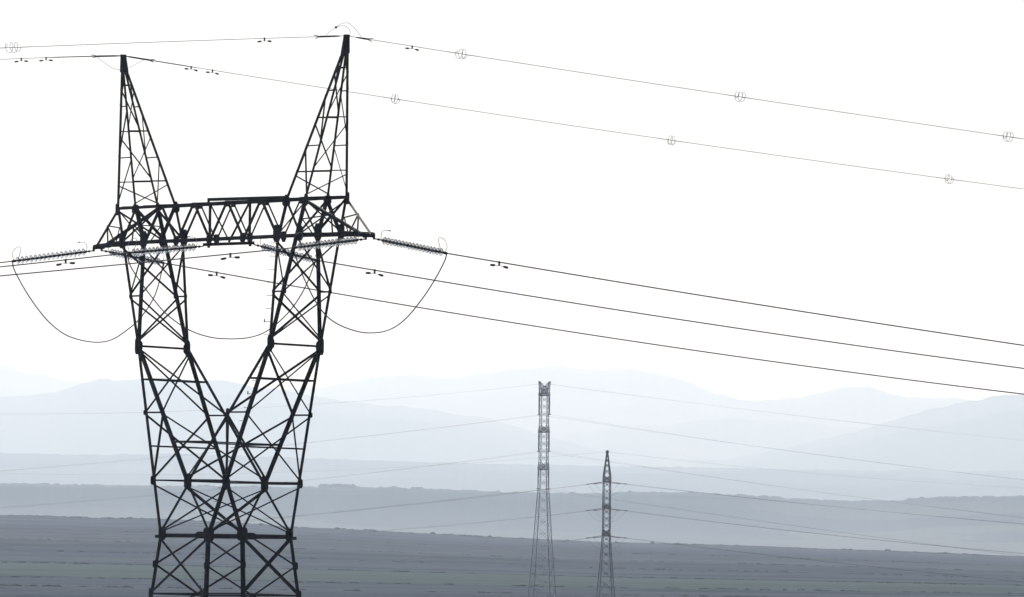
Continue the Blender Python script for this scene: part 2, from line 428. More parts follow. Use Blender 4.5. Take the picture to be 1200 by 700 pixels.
for i in range(3):
    a, b = lv[i], lv[i + 1]; m_ = (a + b) / 2
    for v in (-1, 1):
        for s in (-1, 1): brace_v(mb, B_(s, v, a - 2), B_(-s, v, b + 1), BR1 * 1.15, v, s * .5)
        if i: brace_v(mb, B_(-1, v, a), B_(1, v, a), BR2, v)
    for u in (-1, 1):
        ca = (B_(u, -1, a) + B_(u, 1, a)) / 2; cb = (B_(u, -1, b) + B_(u, 1, b)) / 2
        for v in (-1, 1):
            brace_u(mb, ca, B_(u, v, m_), BR2, u); brace_u(mb, B_(u, v, m_), cb, BR2, u)
        if i: brace_u(mb, B_(u, -1, a), B_(u, 1, a), BR2, u)
    for su in (-1, 1):
        for sv in (-1, 1):
            gp.plate(B_(su, sv, m_) - XU * (su * .6 * S), XV, XZ, 6 * S, 9 * S, .5 * S)
            if i: gp.plate(B_(su, sv, a) - XV * (sv * .6 * S), XU, XZ, 8 * S, 12 * S, .5 * S)
mb.v and mb.add(gp.v, gp.f); mb.build('bracing', STEEL, body)

belt = MB(); gp = MB()
for v in (-1, 1): brace_v(belt, B_(-1, v, zG), B_(1, v, zG), 3.6 * S, v, 1)
for u in (-1, 1): brace_u(belt, B_(u, -1, zG), B_(u, 1, zG), 3.2 * S, u, 1)
for u in (-1, 1): brace_u(belt, B_(u, -1, zG) - XZ * (1.5 * S), B_(u, 1, zG) - XZ * (1.5 * S), 3.2 * S, u, 3)

for su in (-1, 1):
    for sv in (-1, 1):
        gp.plate(B_(su, sv, zG + 2) - XV * (sv * .5 * S) - XU * (su * 4 * S), XU, XZ, 14 * S, 15 * S, .5 * S)
        gp.plate(B_(su, sv, zG + 1) - XU * (su * .5 * S) - XV * (sv * 4 * S), XV, XZ, 9 * S, 14 * S, .5 * S)
        gp.bar(B_(su, sv, zG - 2) + XU * (su * -1 * S), B_(su, sv, zG - 2) + XU * (su * 7 * S), 3 * S, 3.6 * S)
for u in (-1, 1): gp.plate((B_(u, -1, zG) + B_(u, 1, zG)) / 2, XV, XZ, 16 * S, 8 * S, .5 * S)
belt.add(gp.v, gp.f); belt.build('waist_belt', STEEL, body)

# crotch: the inverted V between the F points and the waist
cr = MB(); gp = MB()
for v in (-1, 1):
    Fv = P(0, v * 52.9, zF - 4)
    for su in (-1, 1):
        cr.angle(Fv, B_(su, v, zG + 4), 3.3 * S, XU * -su, XV * -v) if su * v > 0 else cr.angle(Fv, B_(su, v, zG + 4), 3.3 * S, XU * su, XV * -v)
        q = B_(su, -v, zG + 3); cr.angle(Fv - XZ * 3 * S, q, BR1 if su * v > 0 else BR3 * 1.1, XZ, XV * v, mid=True)
    brace_v(cr, O(-1, v, zF), P(-4, v * 53, zF), BR2, v); brace_v(cr, P(4, v * 53, zF), O(1, v, zF), BR1 * 1.3, v)
    gp.plate(P(0, v * 52.9, zF - 1), XU, XZ, 13 * S, 18 * S, .8 * S)
    gp.plate(P(0, v * 51.5, zF - 1), XV, XZ, 9 * S, 19 * S, .8 * S)
for u in (-1, 1):
    for v in (-1, 1):
        brace_u(cr, O(u, v, zF - 5), B_(u, -v, zG + 4), BR2 * .85, u, v * .4)
        gp.plate(O(u, v, zF) - XU * u * .6 * S, XV, XZ, 7 * S, 11 * S, .5 * S)
    brace_u(cr, O(u, -1, zF), O(u, 1, zF), BR3, u)
cr.add(gp.v, gp.f); cr.build('crotch_bracing', STEEL, body)

# two arms of the Y
zM, zQ, zP, zR = 211.0, 110.0, 70.5, 33.0
for s in (-1, 1):
    arm = empty('tower_arm', (0, 0, 0), 0, tower)
    for v in (-1, 1):
        mb = MB(); mb.angle(O(s, v, zG), O(s, v, zE), LEG, XU * -s, XV * -v); mb.angle(O(s, v, zE), O(s, v, zB), LEG * .95, XU * -s, XV * -v)
        mb.build('outer_chord', STEEL, arm)
        mb = MB(); mb.angle(I(s, v, zF), I(s, v, zE), LEG, XU * s, XV * -v); mb.angle(I(s, v, zE), I(s, v, zD), LEG * .95, XU * s, XV * -v)
        mb.angle(I(s, v, zD), I(s, v, zB), LEG * .9, XU * s, XV * -v)
        mb.build('inner_chord', STEEL, arm)
    mb = MB(); gp = MB()
    # upper panel, beam to M and M to knee
    for f, sg in ((O, s), (I, -s)):
        for v in (-1, 1):
            brace_u(mb, f(s, v, zD - 4), f(s, -v, zM + 1), BR2, sg, v * .4)
            brace_u(mb, f(s, v, zM - 3), f(s, -v, zE + 5), BR2 * (1.15 if f is I else .9), sg, v * .4)
            brace_u(mb, f(s, v, zE - 5), f(s, -v, zP), BR2 * (1.15 if f is I else .85), sg, v * .4)
        brace_u(mb, f(s, -1, zE - 1), f(s, 1, zE - 1), BR1 * .9, sg, 1)
        brace_u(mb, f(s, -1, zQ), f(s, 1, zQ), BR2 * 1.1, sg)
    for v in (-1, 1):
        brace_u(mb, O(s, v, zP - 2), O(s, -v, zF + 2), BR2, s, v * .4)      # outer face below P
        for z, a in ((zM, BR2), (zQ, BR2), (zP, BR2)): brace_v(mb, O(s, v, z), I(s, v, z), a, v)
        brace_v(mb, I(s, v, zD - 6), O(s, v, zM), BR2, v)
        brace_v(mb, O(s, v, zF + 1), I(s, v, zP), BR2 * 1.1, v)
        gp.plate(O(s, v, zE - 1) - XV * (v * .5 * S), XU, XZ, 11 * S, 20 * S, .7 * S)
        gp.plate(O(s, v, zE - 1) - XU * (s * 1 * S) - XV * (v * 2.5 * S), XV, XZ, 9 * S, 12 * S, .7 * S)
        for f in (O, I):
            gp.plate(f(s, v, zP), XV, XZ, 4 * S, 6 * S, .5 * S); gp.plate(f(s, v, zM) - XV * v * S, XV, XZ, 3.2 * S, 5 * S, .5 * S)
            gp.plate(f(s, v, zP), XU, XZ, 4 * S, 6 * S, .5 * S)
        gp.plate(I(s, v, zP) - XV * v * .3 * S, XU, XZ, 7 * S, 9 * S, .6 * S)
    brace_u(mb, O(s, -1, 31), O(s, 1, 31), BR2, s)
    brace_u(mb, I(s, -1, 36), I(s, 1, 36), BR2 * .8, -s)
    p1 = I(s, -1, zP - 2); p2 = P(0, 52.9, zF + 4); brace_u(mb, p1, p2, BR2, -s, .5)
    p1 = I(s, 1, zP - 2); p2 = P(0, -52.9, zF + 4); brace_u(mb, p1, p2, BR2, -s, -.5)
    mb.add(gp.v, gp.f); mb.build('bracing', STEEL, arm)
mb = MB()
for v in (-1, 1): brace_v(mb, I(-1, v, 36), I(1, v, 36), BR1 * .95, v)
mb.build('tie_bar', STEEL, tower)

# beam
beam = empty('bridge_beam', (0, 0, 0), 0, tower)
for v in (-1, 1):
    for f, z, zs in ((3.6, zB, -1), (3.8, zD, 1)):
        mb = MB(); u1 = 223.4 if z == zB else 210.3
        mb.angle(P(-u1, v * 28, z), P(u1, v * 28, z), f * S, XZ * zs, XV * -v, t=.5 * S)
        mb.build('chord', STEEL, beam)
web = MB(); gp = MB()
for v in (-1, 1):
    nb = 4; us = 157.7 / 4
    tops = [-us * 3, -us, us, us * 3]; bots = [-us * 4, -us * 2, 0, us * 2, us * 4]
    for i, t in enumerate(tops): 
        for b in (bots[i], bots[i + 1]): brace_v(web, P(b, v * 28, zD), P(t, v * 28, zB), BR2 * 1.15, v, .3 if b < t else .9)
        gp.plate(P(t, v * 27.6, zB - 3), XU, XZ, 9 * S, 7 * S, .5 * S)
    for b in bots: gp.plate(P(b, v * 27.6, zD + 2), XU, XZ, 12 * S, 11 * S, .5 * S)
    for b in bots[1:4:2]: gp.bar(P(b, v * 27.6, zD - 5), P(b, v * 27.6, zD + 2), 3 * S)
    brace_v(web, P(0, v * 28, zD), P(0, v * 28, zB), BR1 * (1.3 if v > 0 else .9), v)
    for s in (-1, 1):
        brace_v(web, P(s * 178.3, v * 28.2, zB - 2), P(s * 210.3, v * 28, zD + 3), 3.2 * S, v, .5)
        brace_v(web, P(s * 157.7, v * 28.2, zD), P(s * 178.3, v * 28, zB), BR1, v, 1)
        brace_v(web, P(s * 223.4, v * 28.2, zB - 3), P(s * 157.7, v * 28, zD + 3), BR2, v, 1.2)
        brace_v(web, P(s * 157.7, v * 28.2, zD), P(s * us * 3, v * 28, zB), BR2, v, 1.6)
        brace_u(web, P(s * 223.4, v * 28, zB - 4), P(s * 210.3, -v * 28, zD + 3), BR2 * .95, s, v * .4)
        gp.plate(P(s * 178.3, v * 27.6, zB - 4), XU, XZ, 17 * S, 11 * S, .6 * S)
        gp.plate(P(s * 178.3, v * 27.2, zB - 4), XV, XZ, 7 * S, 9 * S, .6 * S)
        gp.plate(P(s * 157.7, v * 27.6, zD + 5), XU, XZ, 16 * S, 20 * S, .6 * S)
        gp.plate(P(s * 210.3, v * 27.6, zD + 4), XU, XZ, 14 * S, 17 * S, .6 * S)
        gp.plate(P(s * 223.4, v * 27.6, zB - 3), XU, XZ, 8 * S, 14 * S, .6 * S)
        gp.plate(P(s * 210.3, v * 27.0, zD + 3), XV, XZ, 7 * S, 10 * S, .6 * S)
for s in (-1, 1):                                   # diaphragms
    brace_u(web, P(s * 178.3, -s * 28 * -1, zB - 3), P(s * 210.3, s * -28, zD + 5), BR1 * 1.05, s)
    for zz in (zB - .5, zD + .5):
        for u in (157.7, 210.3, us, us * 3): web.bar(P(s * u, -28, zz), P(s * u, 28, zz), BR2)
    for k in range(4):
        a = s * us * k; b = s * us * (k + 1)
        for zz, m_ in ((zB - 1, 1), (zD + 1, -1)): web.bar(P(a, -28 * m_, zz), P(b, 28 * m_, zz), BR3)
for v in (-1, 1): web.angle(P(0, v * 28, zB - 1), P(0, 0, zD - 3), BR2, XU, XZ, mid=True)
web.add(gp.v, gp.f); web.build('web_bracing', STEEL, beam)
mb = MB()
mb.bar(P(0, -35, zD - 4.5), P(0, 33, zD - 4.5), 3.4 * S, 3.6 * S)
for v in (-1, 1): mb.plate(P(0, v * 28, zD - 3), XU, XZ, 6 * S, 11 * S, 1 * S)
mb.build('hanger_beam', STEEL, beam)
mb = MB()                                              # raised rail along the middle of the top chord
mb.bar(P(0, -29.5, zB + 3.0), P(178, -29.5, zB + .8), 2.4 * S, 3.6 * S); mb.bar(P(0, -29, zB - 1), P(0, -29, zB + 4.3), 2.2 * S)

mb.build('service_rail', STEEL, beam)

# crossarm tips
for s in (-1, 1):
    ca = empty('crossarm', (0, 0, 0), 0, tower); mb = MB(); gp = MB()
    for v in (-1, 1):
        T_ = P(s * 321, v * 4.7, 272); Tp = P(s * 223.4, v * 28, zB - 3); Bt = P(s * 210.3, v * 28, zD + 1)
        mb.angle(Tp, T_, BR1 * 1.2, XZ * -1, XV * -v); mb.angle(Bt, T_, 3.9 * S, XZ, XV * -v, t=.6 * S)
        a = lerp(Tp, T_, .42); b = lerp(Bt, T_, .50)
        mb.bar(a, b, BR3)
        mb.bar(a, O(s, v, zB - 25), BR3); mb.bar(a, lerp(Bt, T_, .22), BR3)
        c = lerp(Bt, T_, .22); mb.bar(c, O(s, v, zB - 25), BR3 * .8)
    for t in (.3, .6, .85):
        mb.bar(lerp(P(s * 210.3, -28, zD), P(s * 321, -4.7, 272), t), lerp(P(s * 210.3, 28, zD), P(s * 321, 4.7, 272), t), BR2)
    mb.bar(P(s * 210.3, -28, zD), lerp(P(s * 210.3, 28, zD), P(s * 321, 4.7, 272), .3), BR3)
    
    gp.plate(P(s * 318, -5.2, 272.8), XU, XZ, 10 * S, 5.5 * S, 1 * S); gp.plate(P(s * 318, 5.2, 272.8), XU, XZ, 10 * S, 5.5 * S, 1 * S)
    gp.bar(P(s * 321, -6, 272), P(s * 321, 6, 272), 3 * S, 3.6 * S); gp.bar(P(s * 321, -5.5, 273), P(s * 321, -5.5, 267.5), 2.0 * S); gp.bar(P(s * 321, 5.5, 273), P(s * 321, 5.5, 267.5), 2.0 * S)
    mb.add(gp.v, gp.f); mb.build('arm_frame', STEEL, ca)

# two horns for the earth wires
def H(s, o, v, z):
    t = (z - zB) / (484 - zB); ub = 223.4 if o else 178.3; ut = 263.4 if o else 257.6
    return P(s * lerp(ub, ut, t), v * lerp(28.2, 3.2, t), z)
for s in (-1, 1):
    hn = empty('earth_wire_horn', (0, 0, 0), 0, tower); mb = MB(); gp = MB()
    for o in (0, 1):
        for v in (-1, 1):
            l = MB(); l.angle(H(s, o, v, zB), H(s, o, v, 486), 3.3 * S if (o, v) in ((1, s), (0, -s)) else 1.9 * S, XU * (-s if o else s), XV * -v); l.build('horn_leg', STEEL, hn)
    L = [zB + 3, 349, 410, 466]
    for o in (0, 1):
        sg = s if o else -s
        for k, z in enumerate(L[1:]): brace_u(mb, H(s, o, -1, z), H(s, o, 1, z), BR3 * (1.25 if not o else .95), sg)
        pairs = [(L[1] - 4, L[0]), (L[2] - 6, L[1] + 3), (L[3] - 4, L[2] + 3)]
        for (za, zb) in pairs:
            v = -1 if o else 1; v = v * 1
            if s > 0: v = -v
            brace_u(mb, H(s, o, v, za), H(s, o, -v, zb), BR3 * .95, sg)
    for v in (-1, 1):
        for z in (378, 440): brace_v(mb, H(s, 0, v, z), H(s, 1, v, z), BR3, v)
        for z0, z1, z2 in ((zB, 378, 435), (378, 440, 484)):
            pass
        brace_v(mb, H(s, 1, v, zB + 2), H(s, 0, v, 376), BR3 * 1.1 if (v > 0) == (s < 0) else BR3 * .8, v)
        brace_v(mb, H(s, 1, v, 379), H(s, 0, v, 436), BR3, v)
        brace_v(mb, H(s, 1, v, 441), H(s, 0, v, 478), BR3, v)
        gp.plate(H(s, 0, v, zB + 1), XU, XZ, 6 * S, 6 * S, .5 * S); gp.plate(H(s, 1, v, zB + 1), XU, XZ, 6 * S, 6 * S, .5 * S)
    mb.add(gp.v, gp.f); mb.build('bracing', STEEL, hn)
    c = MB()
    q = 3.0
    vs = [P(s * (260.6 + a * (q + .9)), b * (q + .9), 482) for a, b in ((-1, -1), (1, -1), (1, 1), (-1, 1))] + [P(s * (263.6 + a * q * .75), b * q * .9, 503.5) for a, b in ((-1, -1), (1, -1), (1, 1), (-1, 1))]
    fc = [(3, 2, 1, 0), (4, 5, 6, 7), (0, 1, 5, 4), (1, 2, 6, 5), (2, 3, 7, 6), (3, 0, 4, 7)]
    c.add(vs, fc); c.bar(P(s * 263.6, -4, 502), P(s * 263.6, 4, 502), 1.8 * S)
    c.build('horn_cap', PLATE, hn)

# step bolts up one leg and one arm
sb = MB()
for k in range(9): p = B_(1, -1, zG - 8 - k * 17.5); sb.bar(p, p - XU * 0 + Vector((-4.5 * S * (1 if k % 2 else .15), -4.5 * S, 0)), .6 * S)
for k in range(13): p = O(1, -1, zG + 24 + k * 15.5); sb.bar(p, p + Vector((-2 * S, -6.0 * S, 0)), .6 * S)
for k in range(8): p = I(1, -1, zE + 9 + k * 15.5); sb.bar(p, p + Vector((-4.5 * S, -5.0 * S, 0)), .6 * S)
tag(sb.build('step_bolts', BOLT, tower), kind='stuff')
for p, e in ((O(1, -1, zG + 24 + 9 * 15.5), Vector((-2 * S, -6 * S, 0))), (I(1, -1, zE + 9 + 15.5), Vector((-4.5 * S, -5 * S, 0))), (B_(1, -1, zG - 8 - 3 * 17.5), Vector((-4.5 * S, -4.5 * S, 0)))):
    mb = MB(); q = p + e; mb.bar(q - XZ * .6 * S, q + XZ * 3.2 * S, 1.7 * S, .5 * S); mb.bar(p, q, .7 * S); mb.build('number_tag', PLATE, tower)

# ---------------------------------------------------------------- wires
def zfit(P0, d, samples, deg=2, thru=True):
    ts = []; zs = []
    for px, py in samples:
        q = on_plane(px, py, P0, d); ts.append((q - P0).dot(d)); zs.append(q.z - P0.z)
    ts = np.array(ts); zs = np.array(zs)
    if deg == 2 and len(ts) < 2: deg = 1
    A = np.stack([ts ** k for k in range(1, deg + 1)], 1); c = np.linalg.lstsq(A, zs, rcond=None)[0]
    return lambda t: P0 + d * t + Vector((0, 0, float(sum(c[k] * t ** (k + 1) for k in range(deg)))))
def wire(name, label, cat, P0, d, samples, L, r, m, group, n=60, deg=2):
    f = zfit(P0, d, samples, deg)
    mb = MB(); mb.tube([f(L * i / n) for i in range(n + 1)], r, 6); o = mb.build(name, m, smooth=True); tag(o, label, cat, group); return f
def t_at(f, px, t0, t1):
    """where along a wire it is seen at px"""
    g = lambda t: (lambda q: 600 + FOC * q.x / -q.z)(CM.to_3x3().transposed() @ f(t)) - px
    a, b = t0, t1
    for _ in range(50):
        c = (a + b) / 2
        if g(a) * g(c) <= 0: b = c
        else: a = c
    return (a + b) / 2
VD = V.copy(); NV = -V
def disc_mesh():
    r = .130
    mb = MB(); mb.lathe([(.030, .0), (.060, -.004), (.100, .006), (r, .030), (r + .001, .038), (r - .012, .040), (.098, .020), (.085, .034), (.078, .020), (.060, .034), (.054, .014), (.030, .014), (.030, 0)], (0, 0, 0), (0, 0, 1), 24)
    g = mb.mesh('insulator_disc', GLASS, True)
    mb = MB(); mb.lathe([(0, -.085), (.034, -.085), (.046, -.07), (.048, -.018), (.036, 0), (.034, .02), (.028, .035), (.028, .07), (0, .07)], (0, 0, 0), (0, 0, 1), 12)
    return g, mb.mesh('metal_cap', CAP, True)
DG, DC = disc_mesh()
def insulator(Pa, Pb, label, nd, sidehorn):
    ax = (Pb - Pa); Ln = ax.length; ax.normalize()
    root = empty('insulator_string', Pa); tag(root, label, 'insulator', 'insulator strings of the near tower')
    mb = MB(); l0 = .30
    mb.tube([Vector((0, 0, 0)), ax * l0 * .5], .022, 6); mb.tube([ax * l0 * .45, ax * l0 * .62], .04, 8); mb.tube([ax * l0 * .6, ax * (l0 + .05)], .022, 6)
    mb.build('link', PLATE, root)
    mb = MB(); e0 = Ln - .24; mb.tube([ax * e0, ax * (Ln - .1)], .022, 6); mb.tube([ax * (Ln - .13), ax * Ln], .045, 8)
    mb.build('dead_end_clamp', PLATE, root)
    sp = (Ln - l0 - .30) / (nd - 1); q = ax.to_track_quat('Z', 'Y')
    for k in range(nd):
        for me, nm in ((DG, 'insulator_disc'), (DC, 'metal_cap')):
            o = bpy.data.objects.new(nm, me); C.objects.link(o)
            if nm == 'insulator_disc': o.parent = root; o.location = ax * (l0 + .05 + sp * k); o.rotation_mode = 'QUATERNION'; o.rotation_quaternion = q; pd = o
            else: o.parent = pd; o.scale = (1, 1, sp / .155)
    # arcing horns
    h = ax * 1.0; up = Vector((0, 0, 1))
    mb = MB(); pts = [ax * (l0 - .05), ax * (l0 - .05) + up * .16, ax * (l0 - .02) + up * .26, ax * (l0 + .06) + up * .33, ax * (l0 + .26) + up * .35]
    mb.tube(pts, .010, 6); mb.tube([pts[-1] - ax * .03, pts[-1] + ax * .05], .022, 6); mb.build('arcing_horn', HORN, root)
    b = ax * (Ln - .22); side = ax.cross(up).normalized() * .05
    ct = [(0, 0), (-.09, .16), (-.10, .30), (-.02, .39), (.07, .42), (.06, .33), (.05, .20), (.075, .02)]
    ct = [(0, 0), (-.06, .20), (-.12, .36), (-.10, .44), (0, .46), (.10, .41), (.17, .32), (.19, .20), (.14, .08), (.11, -.01)]
    mb = MB(); mb.tube([b + ax * (a * -1 * (-1)) + up * c + side * k * .2 for k, (a, c) in enumerate(ct)], .010, 6); mb.build('racket_horn', HORN, root)
    return root
def damper(f, t, scale, label, group='vibration dampers hung under the wires'):
    p = f(t); ax = (f(t + .2) - f(t - .2)).normalized(); dn = Vector((0, 0, -1)); k = scale
    root = empty('vibration_damper', p); tag(root, label, 'vibration damper', group)
    mb = MB(); mb.bar(Vector((0, 0, .03 * k)), dn * .105 * k, .055 * k, .05 * k); mb.build('clamp', DAMP, root)
    mb = MB(); cpts = [ax * (x * k) + dn * ((.095 + .03 * abs(x) * 2) * k) for x in (-.26, -.13, 0, .13, .26)]; mb.tube(cpts, .007 * k, 5); mb.build('messenger_cable', DAMP, root)
    for s_ in (-1, 1):
        mb = MB(); a = ax * (s_ * .13 * k) + dn * .102 * k; b = ax * (s_ * .30 * k) + dn * .118 * k
        mb.tube([a, lerp(a, b, .25), lerp(a, b, .8), b], [.016 * k, .034 * k, .036 * k, .020 * k], 8); mb.build('weight', DAMP, root, True)
def coil(f, t, turns, rad, pitch, label):
    p = f(t); ax = (f(t + .2) - f(t - .2)).normalized()
    root = empty('bird_diverter', p); tag(root, label, 'bird diverter', 'spiral bird diverters on the earth wires')
    d1 = ax.cross(Vector((0, 0, 1))).normalized(); d2 = d1.cross(ax)
    L = turns * pitch; mb = MB(); n = int(turns * 22)
    pts = []; ph = random.uniform(0, 6)
    for i in range(n + 1):
        x = i / n; rr = rad * min(1, min(x, 1 - x) * 7 + .12); a = 2 * math.pi * turns * x + ph
        pts.append(ax * ((x - .5) * L) + (d1 * math.cos(a) + d2 * math.sin(a)) * rr)
    mb.tube(pts, .009, 5); mb.build('spiral', COIL, root, True)
    for s_ in (-1, 1):
        mb = MB(); mb.tube([ax * (s_ * L * .45), ax * (s_ * (L * .5 + .45))], [.014, .012], 6); mb.build('grip_sleeve', EWIRE, root, True)

CW, EW, JW = .022, .0105, .020
W_ = lambda u, v, z: W(u, v, z)
# phases: (name, attach near side, attach far side, left end px, right end px, left samples, right samples)
ph = [
 ('left', W_(-321, -6, 268.5), W_(-321, 6, 268.5), (14.5, 306.3), (192, 308.3),
  [(0, 308), (-150, 314)], [(225, 319), (300, 332.5), (395, 346.5), (640, 383.5), (800, 407), (1000, 435.5), (1200, 463.5)]),
 ('middle', W_(0, -35, 268), W_(0, 33, 268), (150, 296.6), (370, 305),
  [(77, 305.3), (0, 312.5), (-150, 328)], [(440, 320), (523, 332.5), (640, 350), (800, 374), (1000, 404), (1200, 432.5)]),
 ('right', W_(321, -6, 268.5), W_(321, 6, 268.5), (344, 290.5), (523.5, 297),
  [(290, 297.5), (193, 306), (90, 315), (0, 322), (-150, 338)], [(585, 307.5), (640, 316.5), (800, 343), (1000, 374.5), (1200, 405)]),
]
side_w = {'left': 'left crossarm tip', 'middle': 'middle of the beam', 'right': 'right crossarm tip'}
dl = {'left': None, 'middle': 77, 'right': 270}; dr = {'left': 254, 'middle': 439, 'right': 585}
ends = {}
for nm, A0, A1, pl, pr, sl, sr in ph:
    El = on_plane(*pl, A0, NV); Er = on_plane(*pr, A1, VD)
    insulator(A0, El, 'string of glass discs running left from the ' + side_w[nm], 16, -1)
    insulator(A1, Er, 'string of glass discs running right from the ' + side_w[nm], 17, 1)
    fl = wire('conductor', 'taut grey conductor leaving the picture at left from the ' + side_w[nm], 'power line', El, NV, sl, 34, CW, WIRE, 'conductors of the near line')
    fr = wire('conductor', 'long grey conductor running down right from the ' + side_w[nm], 'power line', Er, VD, sr, 70, CW, WIRE, 'conductors of the near line')
    if dl[nm]: damper(fl, t_at(fl, dl[nm], .1, 30), 1.15, 'twin weight damper under the leftward conductor from the ' + side_w[nm])
    damper(fr, t_at(fr, dr[nm], .1, 40), 1.15, 'twin weight damper under the rightward conductor from the ' + side_w[nm])
    ends[nm] = (El, Er, fl, fr)
damper(ends['left'][2], 6.0, 1.15, 'twin weight damper under the leftward conductor from the left crossarm tip')
# jumper loops: a plane through both string ends
def jumper(nm, pix, label):
    El, Er = ends[nm][0], ends[nm][1]; d = Er - El; d.z = 0; L = d.length; d.normalize()
    ts = [0.]; zs = [El.z - .0]
    for p in pix: q = on_plane(*p, El, d); ts.append((q - El).dot(d)); zs.append(q.z)
    ts.append(L); zs.append(Er.z)
    # smooth through the samples (Catmull-Rom)
    pts = [El + d * t + Vector((0, 0, z - El.z)) for t, z in zip(ts, zs)]
    out = []
    q = [pts[0] * 2 - pts[1]] + pts + [pts[-1] * 2 - pts[-2]]
    for i in range(1, len(q) - 2):
        for k in range(10):
            t = k / 10; a, b, c, e = q[i-1], q[i], q[i+1], q[i+2]
            out.append(((b * 2) + (c - a) * t + (a * 2 - b * 5 + c * 4 - e) * t * t + (b * 3 - a - c * 3 + e) * t ** 3) / 2)
    out.append(pts[-1])
    root = empty('jumper_loop', El); tag(root, label, 'jumper cable', 'jumper loops under the near tower')
    mb = MB(); mb.tube([o - El for o in out], JW, 6); mb.build('cable', WIRE, root, True)
    for (a, b) in ((out[0], out[2]), (out[-1], out[-3])):
        mb = MB(); mb.tube([a - El, a + (b - a) * .55 - El, a + (b - a) * 1.0 - El], [.035, .028, .018], 8); mb.build('compression_lug', PLATE, root, True)
jumper('left', [(17, 317), (30, 341), (45, 363), (60, 380), (80, 394), (108, 401), (130, 398.5), (150, 386), (166, 371), (182, 345)], 'drooping cable loop below the left crossarm tip')
jumper('middle', [(152, 310), (163, 328), (180, 351), (196, 369), (220, 386), (245, 395), (270, 397.3), (295, 395), (316, 386), (340, 364), (358, 336)], 'drooping cable loop in the open window between the arms')
jumper('right', [(347, 303), (357, 328), (372, 357), (388, 375), (410, 386), (432, 390.3), (455, 387), (475, 374), (495, 350), (510, 327), (521, 306)], 'drooping cable loop below the right crossarm tip')

# earth wires
gl = {'left': (W_(-263.6, 0, 502), [(107, 66.3), (54, 67.7), (0, 69.8), (-150, 79)], [(200, 73), (290, 90), (385, 103.7), (463, 115.5), (625, 141), (787, 164.5), (950, 188), (1112, 210), (1200, 221.5)]),
      'right': (W_(263.6, 0, 502), [(383, 42.3), (290, 46.3), (200, 49), (90, 53), (0, 56), (-150, 63)], [(421, 43.5), (483, 53.5), (541, 63), (700, 88.5), (867, 113.5), (1000, 134), (1112, 150), (1200, 163)])}
gf = {}
for nm in gl:
    P0, sl, sr = gl[nm]
    fl = wire('earth_wire', 'thin earth wire running left from the tip of the %s horn' % nm, 'earth wire', P0, NV, sl, 42, EW, EWIRE, 'earth wires of the near line')
    fr = wire('earth_wire', 'thin earth wire running right from the tip of the %s horn' % nm, 'earth wire', P0, VD, sr, 85, EW, EWIRE, 'earth wires of the near line')
    gf[nm] = (fl, fr)
    for f, wd in ((fl, 'left'), (fr, 'right')):
        if nm == 'right' and wd == 'right': a, b = .35, .75
        elif nm == 'right': a, b = .25, .98
        else: a, b = .12, .98
        root = empty('strain_clamp', f(0)); tag(root, 'black strain clamp on the %sward earth wire at the %s horn' % (wd, nm), 'strain clamp', 'strain clamps at the horn tips')
        mb = MB(); mb.tube([f(a) - f(0), f(a + .15) - f(0), f(b) - f(0), f(b + .1) - f(0)], [.016, .027, .030, .016], 8); mb.build('sleeve', PLATE, root, True)
        if nm == 'left':
            te = t_at(f, 54 if wd == 'left' else 232, .1, 40); mb = MB(); mb.tube([f(b + (te - b) * i / 8) - f(0) for i in range(9)], [.019] * 7 + [.016, .011], 6); mb.build('armour_rod', WIRE, root, True)
        mb = MB(); e = f(b) - f(0); mb.tube([e, e + (f(b + .25) - f(b)) + Vector((0, 0, .055))], .014, 6); mb.tube([e, e + (f(b + .2) - f(b)) - Vector((0, 0, .055))], .014, 6); mb.build('jumper_palm', PLATE, root)
fl, fr = gf['left']
for px, n_ in ((54, 'inner'), (25, 'outer')): damper(fl, t_at(fl, px, .1, 40), .85, '%s damper of the pair on the leftward wire from the left horn' % n_)
for px, n_ in ((224, 'inner'), (249, 'outer')): damper(fr, t_at(fr, px, .1, 40), .85, '%s damper of the pair on the rightward wire from the left horn' % n_)
for px, n_ in ((463, 'first'), (787, 'second'), (1112, 'third')): coil(fr, t_at(fr, px, .1, 84), 2.6, .165, .105, '%s pale spiral out from the left horn on the lower earth wire' % n_)
fl2, fr2 = gf['right']
damper(fl2, t_at(fl2, 310, .1, 40), .85, 'small damper on the earth wire left of the right horn')
damper(fr2, t_at(fr2, 483, .1, 40), .85, 'small damper on the earth wire right of the right horn')
for px, n_ in ((541, 'first'), (867, 'second'), (1181, 'third')): coil(fr2, t_at(fr2, px, .1, 84), 2.9, .165, .125, '%s pale spiral out from the right horn on the upper earth wire' % n_)
coil(fl2, t_at(fl2, 15, .1, 41), 3.1, .165, .165, 'pale spiral on the earth wire near the left edge')
# earth wire jumpers
def loop(P0, d, pix, label, r=.008):
    pts = [on_plane(px, py, P0, d) for px, py in pix]; out = []
    q = [pts[0] * 2 - pts[1]] + pts + [pts[-1] * 2 - pts[-2]]
    for i in range(1, len(q) - 2):
        for k in range(6):
            t = k / 6; a, b, c, e = q[i-1], q[i], q[i+1], q[i+2]
            out.append(((b * 2) + (c - a) * t + (a * 2 - b * 5 + c * 4 - e) * t * t + (b * 3 - a - c * 3 + e) * t ** 3) / 2)
    out.append(pts[-1]); mb = MB(); mb.tube(out, r, 6); o = mb.build('earth_jumper', EWIRE, smooth=True); tag(o, label, 'jumper cable', 'earth wire jumpers at the horn tips')
PL = gl['left'][0]; PR = gl['right'][0]
loop(PL, VD, [(107, 65.6), (113, 67), (123, 74), (132, 80), (140, 82), (144, 81.5)], 'thin jumper sagging left of the left horn tip')
loop(PL, VD, [(146, 82), (152, 79), (160, 75), (167, 71), (174, 69)], 'thin jumper sagging right of the left horn tip')
